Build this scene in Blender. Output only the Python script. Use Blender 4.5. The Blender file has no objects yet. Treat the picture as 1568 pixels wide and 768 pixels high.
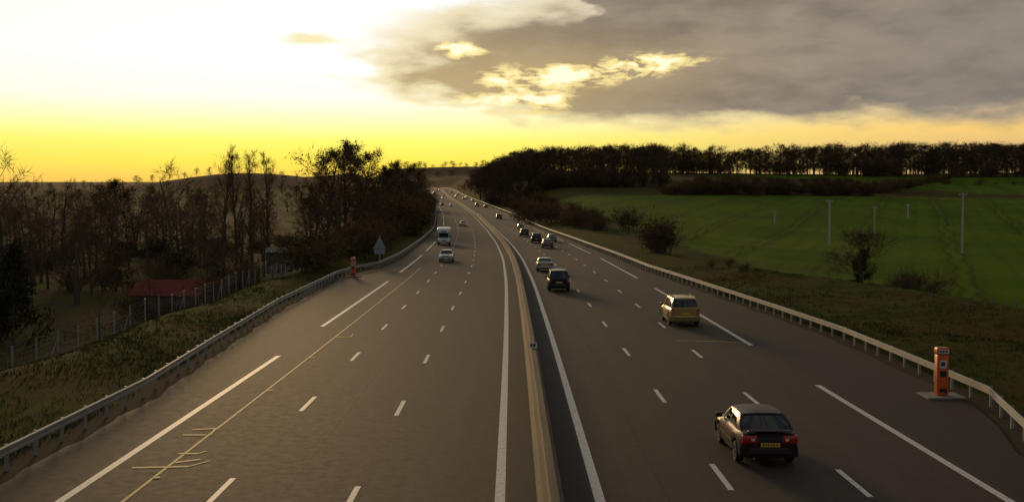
import bpy, math, random
import numpy as np
from mathutils import Vector, Matrix
random.seed(7); rng=np.random.default_rng(7)
scene=bpy.context.scene
F=1769.0; HC=7.5; YH=307.0

# ------------------------------------------------------------------ road tables
S=np.arange(-500,2801,1.0)
def smooth(a,k=25):
    ker=np.hanning(2*k+1); ker/=ker.sum()
    p=np.concatenate([a[0]+(a[0]-a[1:k+1][::-1]),a,a[-1]+(a[-1]-a[-k-1:-1][::-1])])
    return np.convolve(p,ker,'valid')
CX=smooth(np.interp(S,[-500,60,105,150,204,296,435,650,914,1370,1800,2400,2800],[.5,.55,.35,-.3,-1.9,-5.6,-14,-30,-51,-84,-125,-260,-370]))
RZ=smooth(np.interp(S,[-500,300,435,650,914,1370,1800,2400,2800],[0,0,2.3,6,11,20.7,27.5,30,30]),45)
def cx(s): return np.interp(s,S,CX)
def rz(s): return np.interp(s,S,RZ)
LR_S=[-300,44,58,80,110,118,129,150,2400]; LR_O=[-14.5,-14.6,-15.5,-16.7,-17.2,-16.7,-14.9,-14.4,-14.4]
RR_S=[-300,28,34,42,50,62,75,93,123,190,2400]; RR_O=[14.7,14.8,15.0,16.9,17.1,17.3,16.8,15.9,14.5,13.9,13.9]
def lro(s): return np.interp(s,LR_S,LR_O)
def rro(s): return np.interp(s,RR_S,RR_O)
def sst(x,a,b):
    t=np.clip((x-a)/(b-a),0,1); return t*t*(3-2*t)
def T(x,s):
    x=np.asarray(x,float); s=np.asarray(s,float)
    c=cx(s); r=rz(s); o=x-c
    Fr=np.interp(s,[-400,0,120,250,500,700,900,1300,2000,5000],[-2.5,-2.5,-3,-1,9,19,28,38,48,60])
    Fr=Fr+1.2*np.sin(x/95.+1)*sst(s,150,400)+.5*np.sin(s/60.)*sst(s,100,200)
    Fl=np.interp(s,[-400,200,400,700,1100,1600,2500,4000,8000],[-4,-4.5,-4,2,12,22,42,72,80])
    Fl=Fl+.8*np.sin(x/40.)*np.cos(s/50.)
    Fl=Fl+24*np.exp(-((x+360)/130)**2-((s-1600)/220)**2)
    ridge=36*np.exp(-((x+120)/420)**2-((s-2700)/300)**2)
    st=np.interp(s,[0,80,150],[33,33,20])
    tr=sst(o,st,st+14+np.clip(s,0,900)*.03)
    tl=sst(-o,20.5,36)
    near=r-.04+.22*sst(np.abs(o),17.5,22)
    z=np.where(o>0,near*(1-tr)+Fr*tr,near*(1-tl)+Fl*tl)
    w=sst(np.abs(o),18.5,24)
    z=z+w*(.10*np.sin(x*1.3+s*.4)*np.sin(s*.9-x*.3)+.16*np.sin(x*.37+s*.21))
    z=z+ridge*sst(s,1900,2300)
    return z

# ------------------------------------------------------------------ mesh helpers
class MB:
    def __init__(s): s.v=[]; s.f=[]; s.m=[]; s.uv=None
    def add(s,vs,fs,mi=0):
        b=len(s.v); s.v.extend([tuple(map(float,p)) for p in vs])
        for f in fs: s.f.append(tuple(b+i for i in f)); s.m.append(mi)
    def quad(s,a,b,c,d,mi=0): s.add([a,b,c,d],[(0,1,2,3)],mi)
    def box(s,x0,x1,y0,y1,z0,z1,mi=0,bev=0.0):
        if bev<=0:
            vs=[(x0,y0,z0),(x1,y0,z0),(x1,y1,z0),(x0,y1,z0),(x0,y0,z1),(x1,y0,z1),(x1,y1,z1),(x0,y1,z1)]
            s.add(vs,[(0,3,2,1),(4,5,6,7),(0,1,5,4),(1,2,6,5),(2,3,7,6),(3,0,4,7)],mi)
        else:
            def ring(z,i):
                b=bev; X0,X1,Y0,Y1=x0+i,x1-i,y0+i,y1-i
                return [(X0+b,Y0,z),(X1-b,Y0,z),(X1,Y0+b,z),(X1,Y1-b,z),(X1-b,Y1,z),(X0+b,Y1,z),(X0,Y1-b,z),(X0,Y0+b,z)]
            vs=ring(z0,bev*.6)+ring(z0+bev,0)+ring(z1-bev,0)+ring(z1,bev*.6)
            fs=[tuple(range(7,-1,-1)),tuple(range(24,32))]
            for k in range(3):
                for i in range(8):
                    j=(i+1)%8; fs.append((k*8+i,k*8+j,k*8+8+j,k*8+8+i))
            s.add(vs,fs,mi)
    def grid(s,P,mi=0,flip=False):
        n=len(P); m=len(P[0]); vs=[p for r in P for p in r]; fs=[]
        for i in range(n-1):
            for j in range(m-1):
                f=(i*m+j,i*m+j+1,(i+1)*m+j+1,(i+1)*m+j)
                fs.append(f[::-1] if flip else f)
        s.add(vs,fs,mi)
    def tube(s,a,b,ra,rb,n=5,mi=0,cap=False):
        a=Vector(a); b=Vector(b); d=(b-a)
        if d.length<1e-6: return
        d.normalize(); t=d.orthogonal().normalized(); u=d.cross(t)
        vs=[]
        for c,r in ((a,ra),(b,rb)):
            for i in range(n):
                an=2*math.pi*i/n; vs.append(c+(t*math.cos(an)+u*math.sin(an))*r)
        fs=[(i,(i+1)%n,n+(i+1)%n,n+i) for i in range(n)]
        if cap: fs+= [tuple(range(n-1,-1,-1)),tuple(range(n,2*n))]
        s.add(vs,fs,mi)
    def obj(s,name,mats,smoothang=None,parent=None,uvs=None):
        me=bpy.data.meshes.new(name); me.from_pydata(s.v,[],s.f); me.update()
        for m in mats: me.materials.append(m)
        me.polygons.foreach_set('material_index',s.m)
        if smoothang is not None:
            me.polygons.foreach_set('use_smooth',[True]*len(me.polygons))
            me.set_sharp_from_angle(angle=math.radians(smoothang))
        if uvs is not None:
            l=me.uv_layers.new(name='UVMap')
            idx=np.empty(len(me.loops),dtype=np.int32); me.loops.foreach_get('vertex_index',idx)
            l.data.foreach_set('uv',np.asarray(uvs,dtype=np.float32)[idx].ravel())
        o=bpy.data.objects.new(name,me); scene.collection.objects.link(o)
        if parent: o.parent=parent
        return o

# ------------------------------------------------------------------ materials
class NT:
    def __init__(s,nt): s.t=nt; s.n=nt.nodes; s.l=nt.links
    def put(s,inp,v):
        if v is None: return
        if isinstance(v,bpy.types.NodeSocket): s.l.new(v,inp)
        else: inp.default_value=v
    def m(s,op,a,b=None,c=None):
        n=s.n.new('ShaderNodeMath'); n.operation=op
        for i,v in enumerate((a,b,c)): s.put(n.inputs[i],v)
        return n.outputs[0]
    def ss(s,x,a,b,lo=0.,hi=1.):
        n=s.n.new('ShaderNodeMapRange'); n.interpolation_type='SMOOTHSTEP'
        for i,v in enumerate((x,a,b,lo,hi)): s.put(n.inputs[i],v)
        return n.outputs[0]
    def lin(s,x,a,b,lo,hi):
        n=s.n.new('ShaderNodeMapRange')
        for i,v in enumerate((x,a,b,lo,hi)): s.put(n.inputs[i],v)
        return n.outputs[0]
    def noise(s,vec,scale,detail=4,rough=.55,out=0,dist=0):
        n=s.n.new('ShaderNodeTexNoise'); s.put(n.inputs['Vector'],vec)
        n.inputs['Scale'].default_value=scale; n.inputs['Detail'].default_value=detail; n.inputs['Roughness'].default_value=rough
        n.inputs['Distortion'].default_value=dist
        return n.outputs[out]
    def comb(s,x,y,z=0.):
        n=s.n.new('ShaderNodeCombineXYZ')
        for i,v in enumerate((x,y,z)): s.put(n.inputs[i],v)
        return n.outputs[0]
    def sep(s,v):
        n=s.n.new('ShaderNodeSeparateXYZ'); s.put(n.inputs[0],v); return n.outputs
    def mix(s,f,a,b,mode='MIX'):
        n=s.n.new('ShaderNodeMix'); n.data_type='RGBA'; n.blend_type=mode
        s.put(n.inputs[0],f)
        for i,v in ((6,a),(7,b)):
            if isinstance(v,tuple): v=tuple(v)+((1.,) if len(v)==3 else ())
            s.put(n.inputs[i],v)
        return n.outputs[2]
    def ramp(s,x,stops):
        n=s.n.new('ShaderNodeValToRGB'); s.put(n.inputs[0],x); e=n.color_ramp.elements
        while len(e)<len(stops): e.new(.5)
        for k,(p,c) in enumerate(stops): e[k].position=p; e[k].color=tuple(c)+(1.,)
        return n.outputs[0]
def mat(name,fn=None,col=(.5,.5,.5),rough=.6,metal=0.,coat=0.,spec=.5):
    m=bpy.data.materials.new(name); m.use_nodes=True
    t=NT(m.node_tree); b=t.n['Principled BSDF']
    b.inputs['Base Color'].default_value=tuple(col)+(1.,); b.inputs['Roughness'].default_value=rough
    b.inputs['Metallic'].default_value=metal; b.inputs['Coat Weight'].default_value=coat; b.inputs['Specular IOR Level'].default_value=spec
    if coat: b.inputs['Coat Roughness'].default_value=.06
    if fn: fn(t,b)
    return m
def uvsock(t): return t.n.new('ShaderNodeTexCoord').outputs['UV']
def objsock(t): return t.n.new('ShaderNodeTexCoord').outputs['Object']
def bump(t,b,h,strength=.3,dist=.02):
    n=t.n.new('ShaderNodeBump'); n.inputs['Strength'].default_value=strength; n.inputs['Distance'].default_value=dist
    t.l.new(h,n.inputs['Height']); t.l.new(n.outputs[0],b.inputs['Normal'])

def f_asphalt(t,b):
    uv=uvsock(t); x,y,_=t.sep(uv)
    streak=t.noise(t.comb(t.m('MULTIPLY',x,1.3),t.m('MULTIPLY',y,.03)),1.0,4,.55)
    blot=t.noise(t.comb(t.m('MULTIPLY',x,.30),t.m('MULTIPLY',y,.10)),1.0,5,.7)
    fine=t.noise(uv,20.,3,.8)
    med=t.noise(uv,3.,3,.7)
    c=t.mix(t.ss(streak,.3,.7),(.040,.031,.023),(.054,.041,.030))
    c=t.mix(t.m('MULTIPLY',t.ss(blot,.4,.65),.35),c,(.038,.031,.025))
    c=t.mix(t.m('MULTIPLY',t.ss(med,.5,.7),.25),c,(.026,.021,.017))
    ax=t.m('ABSOLUTE',x)
    sh=t.ss(ax,12.15,12.3)
    c=t.mix(t.m('MULTIPLY',sh,.8),c,(.020,.018,.017))
    md=t.ss(t.m('ABSOLUTE',t.m('SUBTRACT',x,.4)),1.15,1.0)
    c=t.mix(t.m('MULTIPLY',md,.8),c,(.017,.013,.010))
    wp=t.m('COSINE',t.m('MULTIPLY',t.m('SUBTRACT',ax,1.65),2*math.pi/1.74))
    c=t.mix(t.lin(wp,-1,1,0.,.20),c,(.022,.018,.015))
    se=t.m('ABSOLUTE',t.m('SUBTRACT',t.m('ABSOLUTE',t.m('ADD',x,1.5)),4.9))
    c=t.mix(t.m('MULTIPLY',t.ss(se,.05,.02),.5),c,(.014,.012,.011))
    e=t.m('ADD',ax,t.m('MULTIPLY',t.noise(uv,.7,4),2.5))
    c=t.mix(t.m('MULTIPLY',t.ss(e,15.0,17.4),.55),c,(.046,.029,.017))
    c=t.mix(t.m('MULTIPLY',t.m('MAXIMUM',t.m('SUBTRACT',fine,.42),0.),1.5),c,(.11,.09,.075))
    sp=t.noise(uv,5.5,2,.5)
    c=t.mix(t.ss(sp,.80,.82),c,(.30,.26,.22))
    t.l.new(c,b.inputs['Base Color'])
    t.l.new(t.lin(med,.3,.7,.74,.82),b.inputs['Roughness'])
    bump(t,b,fine,.45,.012)
M_asph=mat('asphalt',f_asphalt,spec=.15)
def f_paint(base,wear):
    def f(t,b):
        g=t.n.new('ShaderNodeNewGeometry').outputs['Position']
        n=t.noise(g,6.,4,.7)
        c=t.mix(t.m('MULTIPLY',t.ss(n,.48,.75),wear),base,(.13,.11,.095))
        t.l.new(c,b.inputs['Base Color'])
    return f
M_white=mat('road_paint_white',f_paint((.66,.62,.56),.8),rough=.6)
M_yel=mat('road_paint_yellow',f_paint((.66,.46,.14),.85),rough=.7)
def f_conc(t,b):
    uv=uvsock(t); x,y,_=t.sep(uv)
    n=t.noise(t.comb(x,t.m('MULTIPLY',y,.5)),5.,5,.65); n2=t.noise(t.comb(t.m('MULTIPLY',x,2.),t.m('MULTIPLY',y,.12)),1.,4)
    c=t.mix(n,(.10,.072,.045),(.23,.175,.11))
    c=t.mix(t.m('MULTIPLY',t.ss(n2,.42,.65),.65),c,(.065,.048,.030))
    j=t.m('ABSOLUTE',t.m('SUBTRACT',t.m('FRACT',t.m('DIVIDE',y,6.)),.5))
    c=t.mix(t.m('MULTIPLY',t.ss(j,.494,.498),.8),c,(.03,.025,.02))
    t.l.new(c,b.inputs['Base Color']); bump(t,b,n,.4,.02)
M_conc=mat('barrier_concrete',f_conc,rough=.85,spec=.3)
def f_galv(t,b):
    g=t.n.new('ShaderNodeNewGeometry').outputs['Position']
    n=t.noise(g,1.3,4); c=t.mix(n,(.20,.19,.17),(.40,.38,.35))
    t.l.new(c,b.inputs['Base Color'])
M_galv=mat('galvanised_steel',f_galv,rough=.5,metal=.3)
def f_ground(t,b):
    g=t.n.new('ShaderNodeNewGeometry').outputs['Position']
    a=t.n.new('ShaderNodeAttribute'); a.attribute_name='zone'
    r,gg,bb=t.sep(a.outputs['Color'])
    px,py,_=t.sep(g)
    n=t.noise(g,.35,5,.65); n2=t.noise(g,2.5,4,.7); n3=t.noise(g,.05,4)
    fine=t.noise(g,14.,3,.7)
    c=t.mix(t.ss(n,.35,.65),(.026,.040,.004),(.064,.084,.008))
    c=t.mix(t.m('MULTIPLY',t.ss(t.m('ADD',n2,t.m('MULTIPLY',n3,.8)),.83,1.03),.8),c,(.090,.050,.016))
    c=t.mix(t.m('MULTIPLY',t.m('MAXIMUM',t.m('SUBTRACT',fine,.35),0.),1.),c,(.012,.014,.004))
    wf=t.mix(n2,(.038,.030,.014),(.095,.066,.032))
    wf=t.mix(t.ss(n3,.48,.60),wf,(.055,.066,.012))
    c=t.mix(t.ss(t.m('ADD',bb,t.m('MULTIPLY',t.m('SUBTRACT',n,.5),.6)),.4,.6),c,wf)
    sp=t.noise(t.comb(t.m('MULTIPLY',px,.05),t.m('MULTIPLY',py,.02)),1.,3)
    fc=t.mix(t.ss(sp,.35,.65),(.055,.112,.001),(.095,.160,.002))
    fc=t.mix(t.m('MULTIPLY',t.ss(n3,.45,.7),.5),fc,(.110,.145,.003))
    d=t.m('ADD',t.m('MULTIPLY',px,.94),t.m('MULTIPLY',py,-.33))
    d=t.m('ADD',d,t.m('MULTIPLY',n3,6.))
    fr=t.m('ABSOLUTE',t.m('SUBTRACT',t.m('FRACT',t.m('DIVIDE',d,18.)),.5))
    fr=t.m('ABSOLUTE',t.m('SUBTRACT',fr,.06))
    fc=t.mix(t.m('MULTIPLY',t.ss(fr,.035,.008),.7),fc,(.036,.050,.003))
    rows=t.m('ABSOLUTE',t.m('SUBTRACT',t.m('FRACT',t.m('DIVIDE',d,4.5)),.5))
    fc=t.mix(t.m('MULTIPLY',t.ss(rows,.18,.05),.22),fc,(.03,.055,.002))
    fc=t.mix(t.m('MULTIPLY',t.ss(n2,.35,.8),.45),fc,(.035,.060,.002))
    c=t.mix(t.ss(t.m('ADD',r,t.m('MULTIPLY',t.m('SUBTRACT',n,.5),.3)),.45,.55),c,fc)
    gr=t.mix(fine,(.035,.027,.018),(.12,.092,.062))
    c=t.mix(t.m('MULTIPLY',t.ss(t.m('ADD',gg,t.m('MULTIPLY',t.m('SUBTRACT',n2,.5),1.)),.4,.6),.9),c,gr)
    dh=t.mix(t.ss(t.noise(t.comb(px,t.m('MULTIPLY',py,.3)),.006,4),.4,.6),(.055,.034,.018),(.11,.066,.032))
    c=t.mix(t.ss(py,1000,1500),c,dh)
    haze_c=t.mix(n3,(.20,.15,.14),(.25,.19,.17))  # aerial haze painted into the farthest ground as a paler base colour
    c=t.mix(t.ss(py,3000,3600),c,haze_c)
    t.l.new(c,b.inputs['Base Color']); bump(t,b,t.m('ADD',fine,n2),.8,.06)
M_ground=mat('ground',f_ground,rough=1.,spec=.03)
def f_var(c1,c2,sc=.8):
    def f(t,b):
        o=objsock(t); n=t.noise(o,sc,2,.6)
        oi=t.n.new('ShaderNodeObjectInfo').outputs['Random']
        c=t.mix(t.ss(n,.35,.65),c1,c2)
        c=t.mix(t.m('MULTIPLY',oi,.4),c,tuple(v*.5 for v in c1))
        t.l.new(c,b.inputs['Base Color'])
    return f
M_bark=mat('bark',f_var((.085,.062,.040),(.16,.12,.078),3.),rough=.95,spec=.05)
M_twig=mat('twigs',f_var((.12,.075,.038),(.23,.14,.066)),rough=.95,spec=.05)
M_twigf=mat('forest_twigs',f_var((.085,.055,.030),(.16,.10,.052),.3),rough=.95,spec=.05)
M_ivy=mat('ivy_leaves',f_var((.022,.030,.008),(.055,.06,.016),.6),rough=.85,spec=.1)
M_brl=mat('brown_leaves',f_var((.075,.048,.018),(.15,.09,.03),.6),rough=.9,spec=.05)
M_grass=mat('grass_blades',f_var((.040,.062,.006),(.085,.105,.010),.5),rough=.9,spec=.05)
M_dry=mat('dry_grass',f_var((.10,.064,.024),(.16,.11,.045),.5),rough=.9,spec=.05)
M_org=mat('orange_plastic',f_var((.80,.13,.010),(.66,.09,.008),3.),rough=.45)
M_wht=mat('white_plastic',f_var((.75,.74,.70),(.6,.58,.55),3.),rough=.5)
M_blk=mat('black_plastic',f_var((.012,.012,.012),(.024,.024,.024),5.),rough=.55)
M_tyre=mat('tyre_rubber',f_var((.014,.013,.012),(.025,.023,.021),9.),rough=.85)
M_rim=mat('alloy_rim',f_var((.30,.30,.30),(.45,.45,.45),9.),rough=.35,metal=.8)
M_glass=mat('car_glass',f_var((.010,.013,.016),(.016,.020,.024),1.),rough=.05,spec=.8)
M_red=mat('tail_light',f_var((.55,.012,.008),(.40,.008,.006),12.),rough=.3,coat=.2)
M_plate=mat('yellow_number_plate',f_var((.80,.48,.02),(.72,.42,.02),9.),rough=.4)
M_head=mat('headlamp_glass',f_var((.75,.76,.78),(.6,.6,.62),12.),rough=.1,coat=.8)
M_sign=mat('sign_back_grey',f_var((.30,.31,.32),(.38,.39,.40),3.),rough=.5,metal=.3)
M_wire=mat('fence_wire',f_var((.10,.095,.085),(.16,.15,.13),3.),rough=.7)
M_pole=mat('concrete_pole',f_var((.46,.41,.35),(.58,.52,.45),3.),rough=.9)
M_roof=mat('red_roof_tile',f_var((.26,.062,.05),(.18,.045,.04),2.),rough=.9,spec=.1)
M_wall=mat('shed_wall',f_var((.16,.13,.10),(.10,.08,.06),2.),rough=.9)
M_slab=mat('concrete_slab',f_var((.30,.28,.24),(.20,.18,.155),2.),rough=.9)
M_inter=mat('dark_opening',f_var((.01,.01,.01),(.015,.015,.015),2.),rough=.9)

# ------------------------------------------------------------------ ground
def axis(parts):
    a=[]
    for lo,hi,st in parts: a+=list(np.arange(lo,hi,st))
    a.append(parts[-1][1]); return np.array(a)
OA=axis([(-6000,-2000,500),(-2000,-600,100),(-600,-200,25),(-200,-60,8),(-60,-14,1.5),(-14,14,7),(14,60,1.5),(60,200,8),(200,700,25),(700,2000,100),(2000,6000,500)])
SA=axis([(-400,0,40),(0,25,5),(25,120,1.5),(120,260,4),(260,700,10),(700,2400,25),(2400,4000,80),(4000,9000,500)])
OO,SS=np.meshgrid(OA,SA)
XX=cx(SS)+OO; ZZ=T(XX,SS)
n,m=OO.shape
V=np.stack([XX.ravel(),SS.ravel(),ZZ.ravel()],1)
idx=np.arange(n*m).reshape(n,m)
FF=np.stack([idx[:-1,:-1].ravel(),idx[:-1,1:].ravel(),idx[1:,1:].ravel(),idx[1:,:-1].ravel()],1)
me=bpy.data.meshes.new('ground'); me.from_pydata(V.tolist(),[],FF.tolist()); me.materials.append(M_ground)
me.polygons.foreach_set('use_smooth',[True]*len(me.polygons))
ca=me.color_attributes.new('zone','FLOAT_COLOR','POINT')
x=V[:,0]; s=V[:,1]; o=OO.ravel()
st=np.interp(s,[0,80,150],[44,42,36])
field=((o>st)&(s<475)).astype(float)
field=np.where((s>505)&(s<900)&(x>235-.25*(s-505)),1.,field)
field=np.where((s>620)&(s<760)&(x>60)&(x<200),.1,field)
grav=np.where(o<0,sst(-o,-lro(s)-1,-lro(s)-.2)*(1-sst(-o,-lro(s)+.7,-lro(s)+1.6)),sst(o,rro(s)-1,rro(s)-.2)*(1-sst(o,rro(s)+.6,rro(s)+1.5)))
grav=np.where(np.abs(o)<14.1,1,grav)
wood=np.where((o<-34)&(s<900),1.,0.); wood=np.where((o>20)&(s>560)&(x<.12*s+20),1.,wood)
wood=np.where((o>20)&(s>840)&(s<1100),1.,wood)*(1-field)
col=np.stack([field,grav,wood,np.ones_like(field)],1).astype(np.float32)
ca.data.foreach_set('color',col.ravel())
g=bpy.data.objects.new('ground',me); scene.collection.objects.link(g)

# ------------------------------------------------------------------ road
ST=np.arange(-250,2401,1.0)
mb=MB(); uvs=[]; P=[]
for si in ST:
    ol=lro(si)+.45+.08*math.sin(si*.9)+.06*math.sin(si*2.3); orr=rro(si)-.45+.08*math.sin(si*.7)
    oo=[ol,-12.2,-6,0,6,12.2,orr]
    c=cx(si); z=rz(si)
    P.append([(c+a,si,z) for a in oo]); uvs+= [(a,si) for a in oo]
mb.grid(P); mb.obj('road',[M_asph],uvs=uvs)
def strip(mb,s0,s1,o0,o1,dz=.006,mi=0):
    ss=[s0]+[k for k in np.arange(math.ceil(s0+1e-6),math.floor(s1-1e-6)+1)]+[s1]
    P=[[(cx(q)+o0,q,rz(q)+dz),(cx(q)+o1,q,rz(q)+dz)] for q in ss]
    mb.grid(P,mi)
mb=MB()
strip(mb,-100,2300,-.98,-.72); strip(mb,-100,2300,1.53,1.79)
for o0,ph in ((-4.6,41.6),(-8.1,42.5),(5.15,31.2),(8.55,30.5)):
    k=ph-13*6
    while k<1500:
        strip(mb,k-1.5,k+1.5,o0-.08,o0+.08); k+=13
for o0,st0 in ((-11.85,68.7),(11.9,59.8)):
    k=st0-52*2
    while k<1800:
        strip(mb,k,k+39,o0-.12,o0+.12); k+=52
mb.obj('road_markings',[M_white])
mb=MB()
strip(mb,10,130,-10.32,-10.23)
def seg(mb,p,q,w=.09,dz=.006):
    (x0,y0),(x1,y1)=p,q; d=math.hypot(x1-x0,y1-y0); nx=-(y1-y0)/d*w/2; ny=(x1-x0)/d*w/2
    if abs(x1-x0)>abs(y1-y0): nx*=2.2; ny*=2.2
    pts=[(x0+nx,y0+ny),(x0-nx,y0-ny),(x1-nx,y1-ny),(x1+nx,y1+ny)]
    mb.add([(a,b,dz) for a,b in pts],[(0,1,2,3)])
def WP(px,py):
    d=F*HC/(py-YH); return ((px-784)*d/F,d)
dzs=.0095
for poly in ([(197,719),(285,717),(318,708)],[(262,711),(303,706)],[(268,697),(300,697),(311,693)],[(276,668),(312,668)],[(291,660),(326,658)],
             [(318,668),(328,657)],[(512,517),(542,516)],[(536,516),(540,512)],[(583,449),(601,449)],[(637,414),(662,413)],[(470,549),(480,548)],[(545,484),(556,483)],[(228,735),(240,734)],[(405,600),(416,599)]):
    w=[WP(*p) for p in poly]
    for a,b in zip(w[:-1],w[1:]): seg(mb,a,b,.08,dzs); dzs+=.0004
for poly in ([(1037,522),(1095,523),(1148,526)],):
    w=[WP(*p) for p in poly]
    for a,b in zip(w[:-1],w[1:]): seg(mb,a,b,.06,.0135)
mb.obj('survey_paint_markings',[M_yel])

# ------------------------------------------------------------------ median barrier
mb=MB(); uvs=[]; P=[]
prof=[(-.34,-.02),(-.33,.08),(-.20,.27),(-.13,.80),(-.10,.84),(.10,.84),(.13,.80),(.20,.27),(.33,.08),(.34,-.02)]
for si in np.arange(-200,2300,2.0):
    c=cx(si)+.42; z=rz(si); P.append([(c+a,si,z+b) for a,b in prof])
    for k,(a,b) in enumerate(prof): uvs.append((a*1.5+b*.7,si))
mb.grid(P); mb.obj('concrete_median_barrier',[M_conc],smoothang=25,uvs=uvs)
for d0,red in ((52,0),(147,1)):
    mb=MB(); c=cx(d0)+.42
    mb.box(c-.17,c+.17,d0-.02,d0+.02,.86,1.10,0,.015); mb.box(c-.02,c+.02,d0+.021,d0+.05,.80,1.08,1)
    mb.box(c-.12,c-.04,d0-.028,d0-.021,.92,1.04,1 if not red else 2); mb.box(c+.0,c+.1,d0-.028,d0-.021,.92,1.04,1 if not red else 2)
    if red: mb.box(c-.2,c+.2,d0+.03,d0+.05,1.102,1.2,2)
    mb.obj('kilometre_marker',[M_wht,M_blk,M_org])
# ------------------------------------------------------------------ guardrails
def guardrail(fn,side):
    mb=MB()
    pr=[(0,.44),(.055,.47),(.055,.53),(.0,.565),(.0,.60),(.055,.635),(.055,.70),(0,.73)]
    P=[]
    ss=list(np.arange(-60,150,1.0))+list(np.arange(150,1800,5.0))
    for q in ss:
        q=float(q); P.append([(cx(q)+fn(q)-side*a,q,rz(q)+b) for a,b in pr])
    mb.grid(P,0)
    q=-60.
    while q<700:
        xx=float(cx(q)+fn(q)); z=float(rz(q))
        a=xx+side*.03; b=xx+side*.13; lo,hi=min(a,b),max(a,b)
        mb.box(lo,hi,q-.03,q+.03,z-.6,z+.72)
        lo,hi=sorted((xx+side*.001,xx+side*.03)); mb.box(lo,hi,q-.05,q+.05,z+.5,z+.68)
        q+=2. if q<200 else 4.
    mb.obj('guardrail',[M_galv],smoothang=50)
guardrail(lro,-1); guardrail(rro,1)

# ------------------------------------------------------------------ emergency phones
def phone(o0,d0):
    z=float(rz(d0)); X=float(cx(d0))+o0
    mb=MB()
    mb.box(-.72,.72,-.65,.65,.0,.07,3,.02)
    mb.box(-.22,.22,-.18,.18,.071,1.62,0,.04)
    mb.box(-.24,.24,-.20,.20,1.622,1.9,0,.05)
    mb.box(-.19,.19,-.207,-.2005,1.68,1.84,1)
    for k in range(3): mb.box(-.15+.11*k,-.08+.11*k,-.212,-.2075,1.72,1.80,2)
    mb.box(-.12,.12,-.19,-.1805,1.12,1.42,1)
    mb.box(-.09,.06,-.195,-.1902,1.2,1.36,2)
    mb.box(-.12,.12,-.19,-.1805,.78,1.02,2)
    mb.box(-.14,.14,-.188,-.1805,.2,.34,2)
    ob=mb.obj('emergency_phone',[M_org,M_wht,M_blk,M_slab],smoothang=35); ob.location=(X,d0,z+.004)
phone(15.9,44.0); phone(-15.9,114.)
mb=MB()
mb.tube((0,0,-1),(0,0,3.6),.05,.05,8,0,True)
tri=[(-.75,2.05),(.75,2.05),(0,3.45)]
mb.add([(a,-.06,b) for a,b in tri]+[(a,-.03,b) for a,b in tri],[(0,1,2),(5,4,3),(0,3,4,1),(1,4,5,2),(2,5,3,0)],0)
mb.box(-.6,.6,-.06,-.03,1.45,1.98,0,.01)
mb.box(-.4,.4,-.03,-.001,1.68,1.74,0); mb.box(-.4,.4,-.03,-.001,2.35,2.42,0)
ob=mb.obj('traffic_sign',[M_sign],smoothang=30); d0=131.; ob.location=(float(cx(d0))-15.0,d0,float(rz(d0)))

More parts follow.
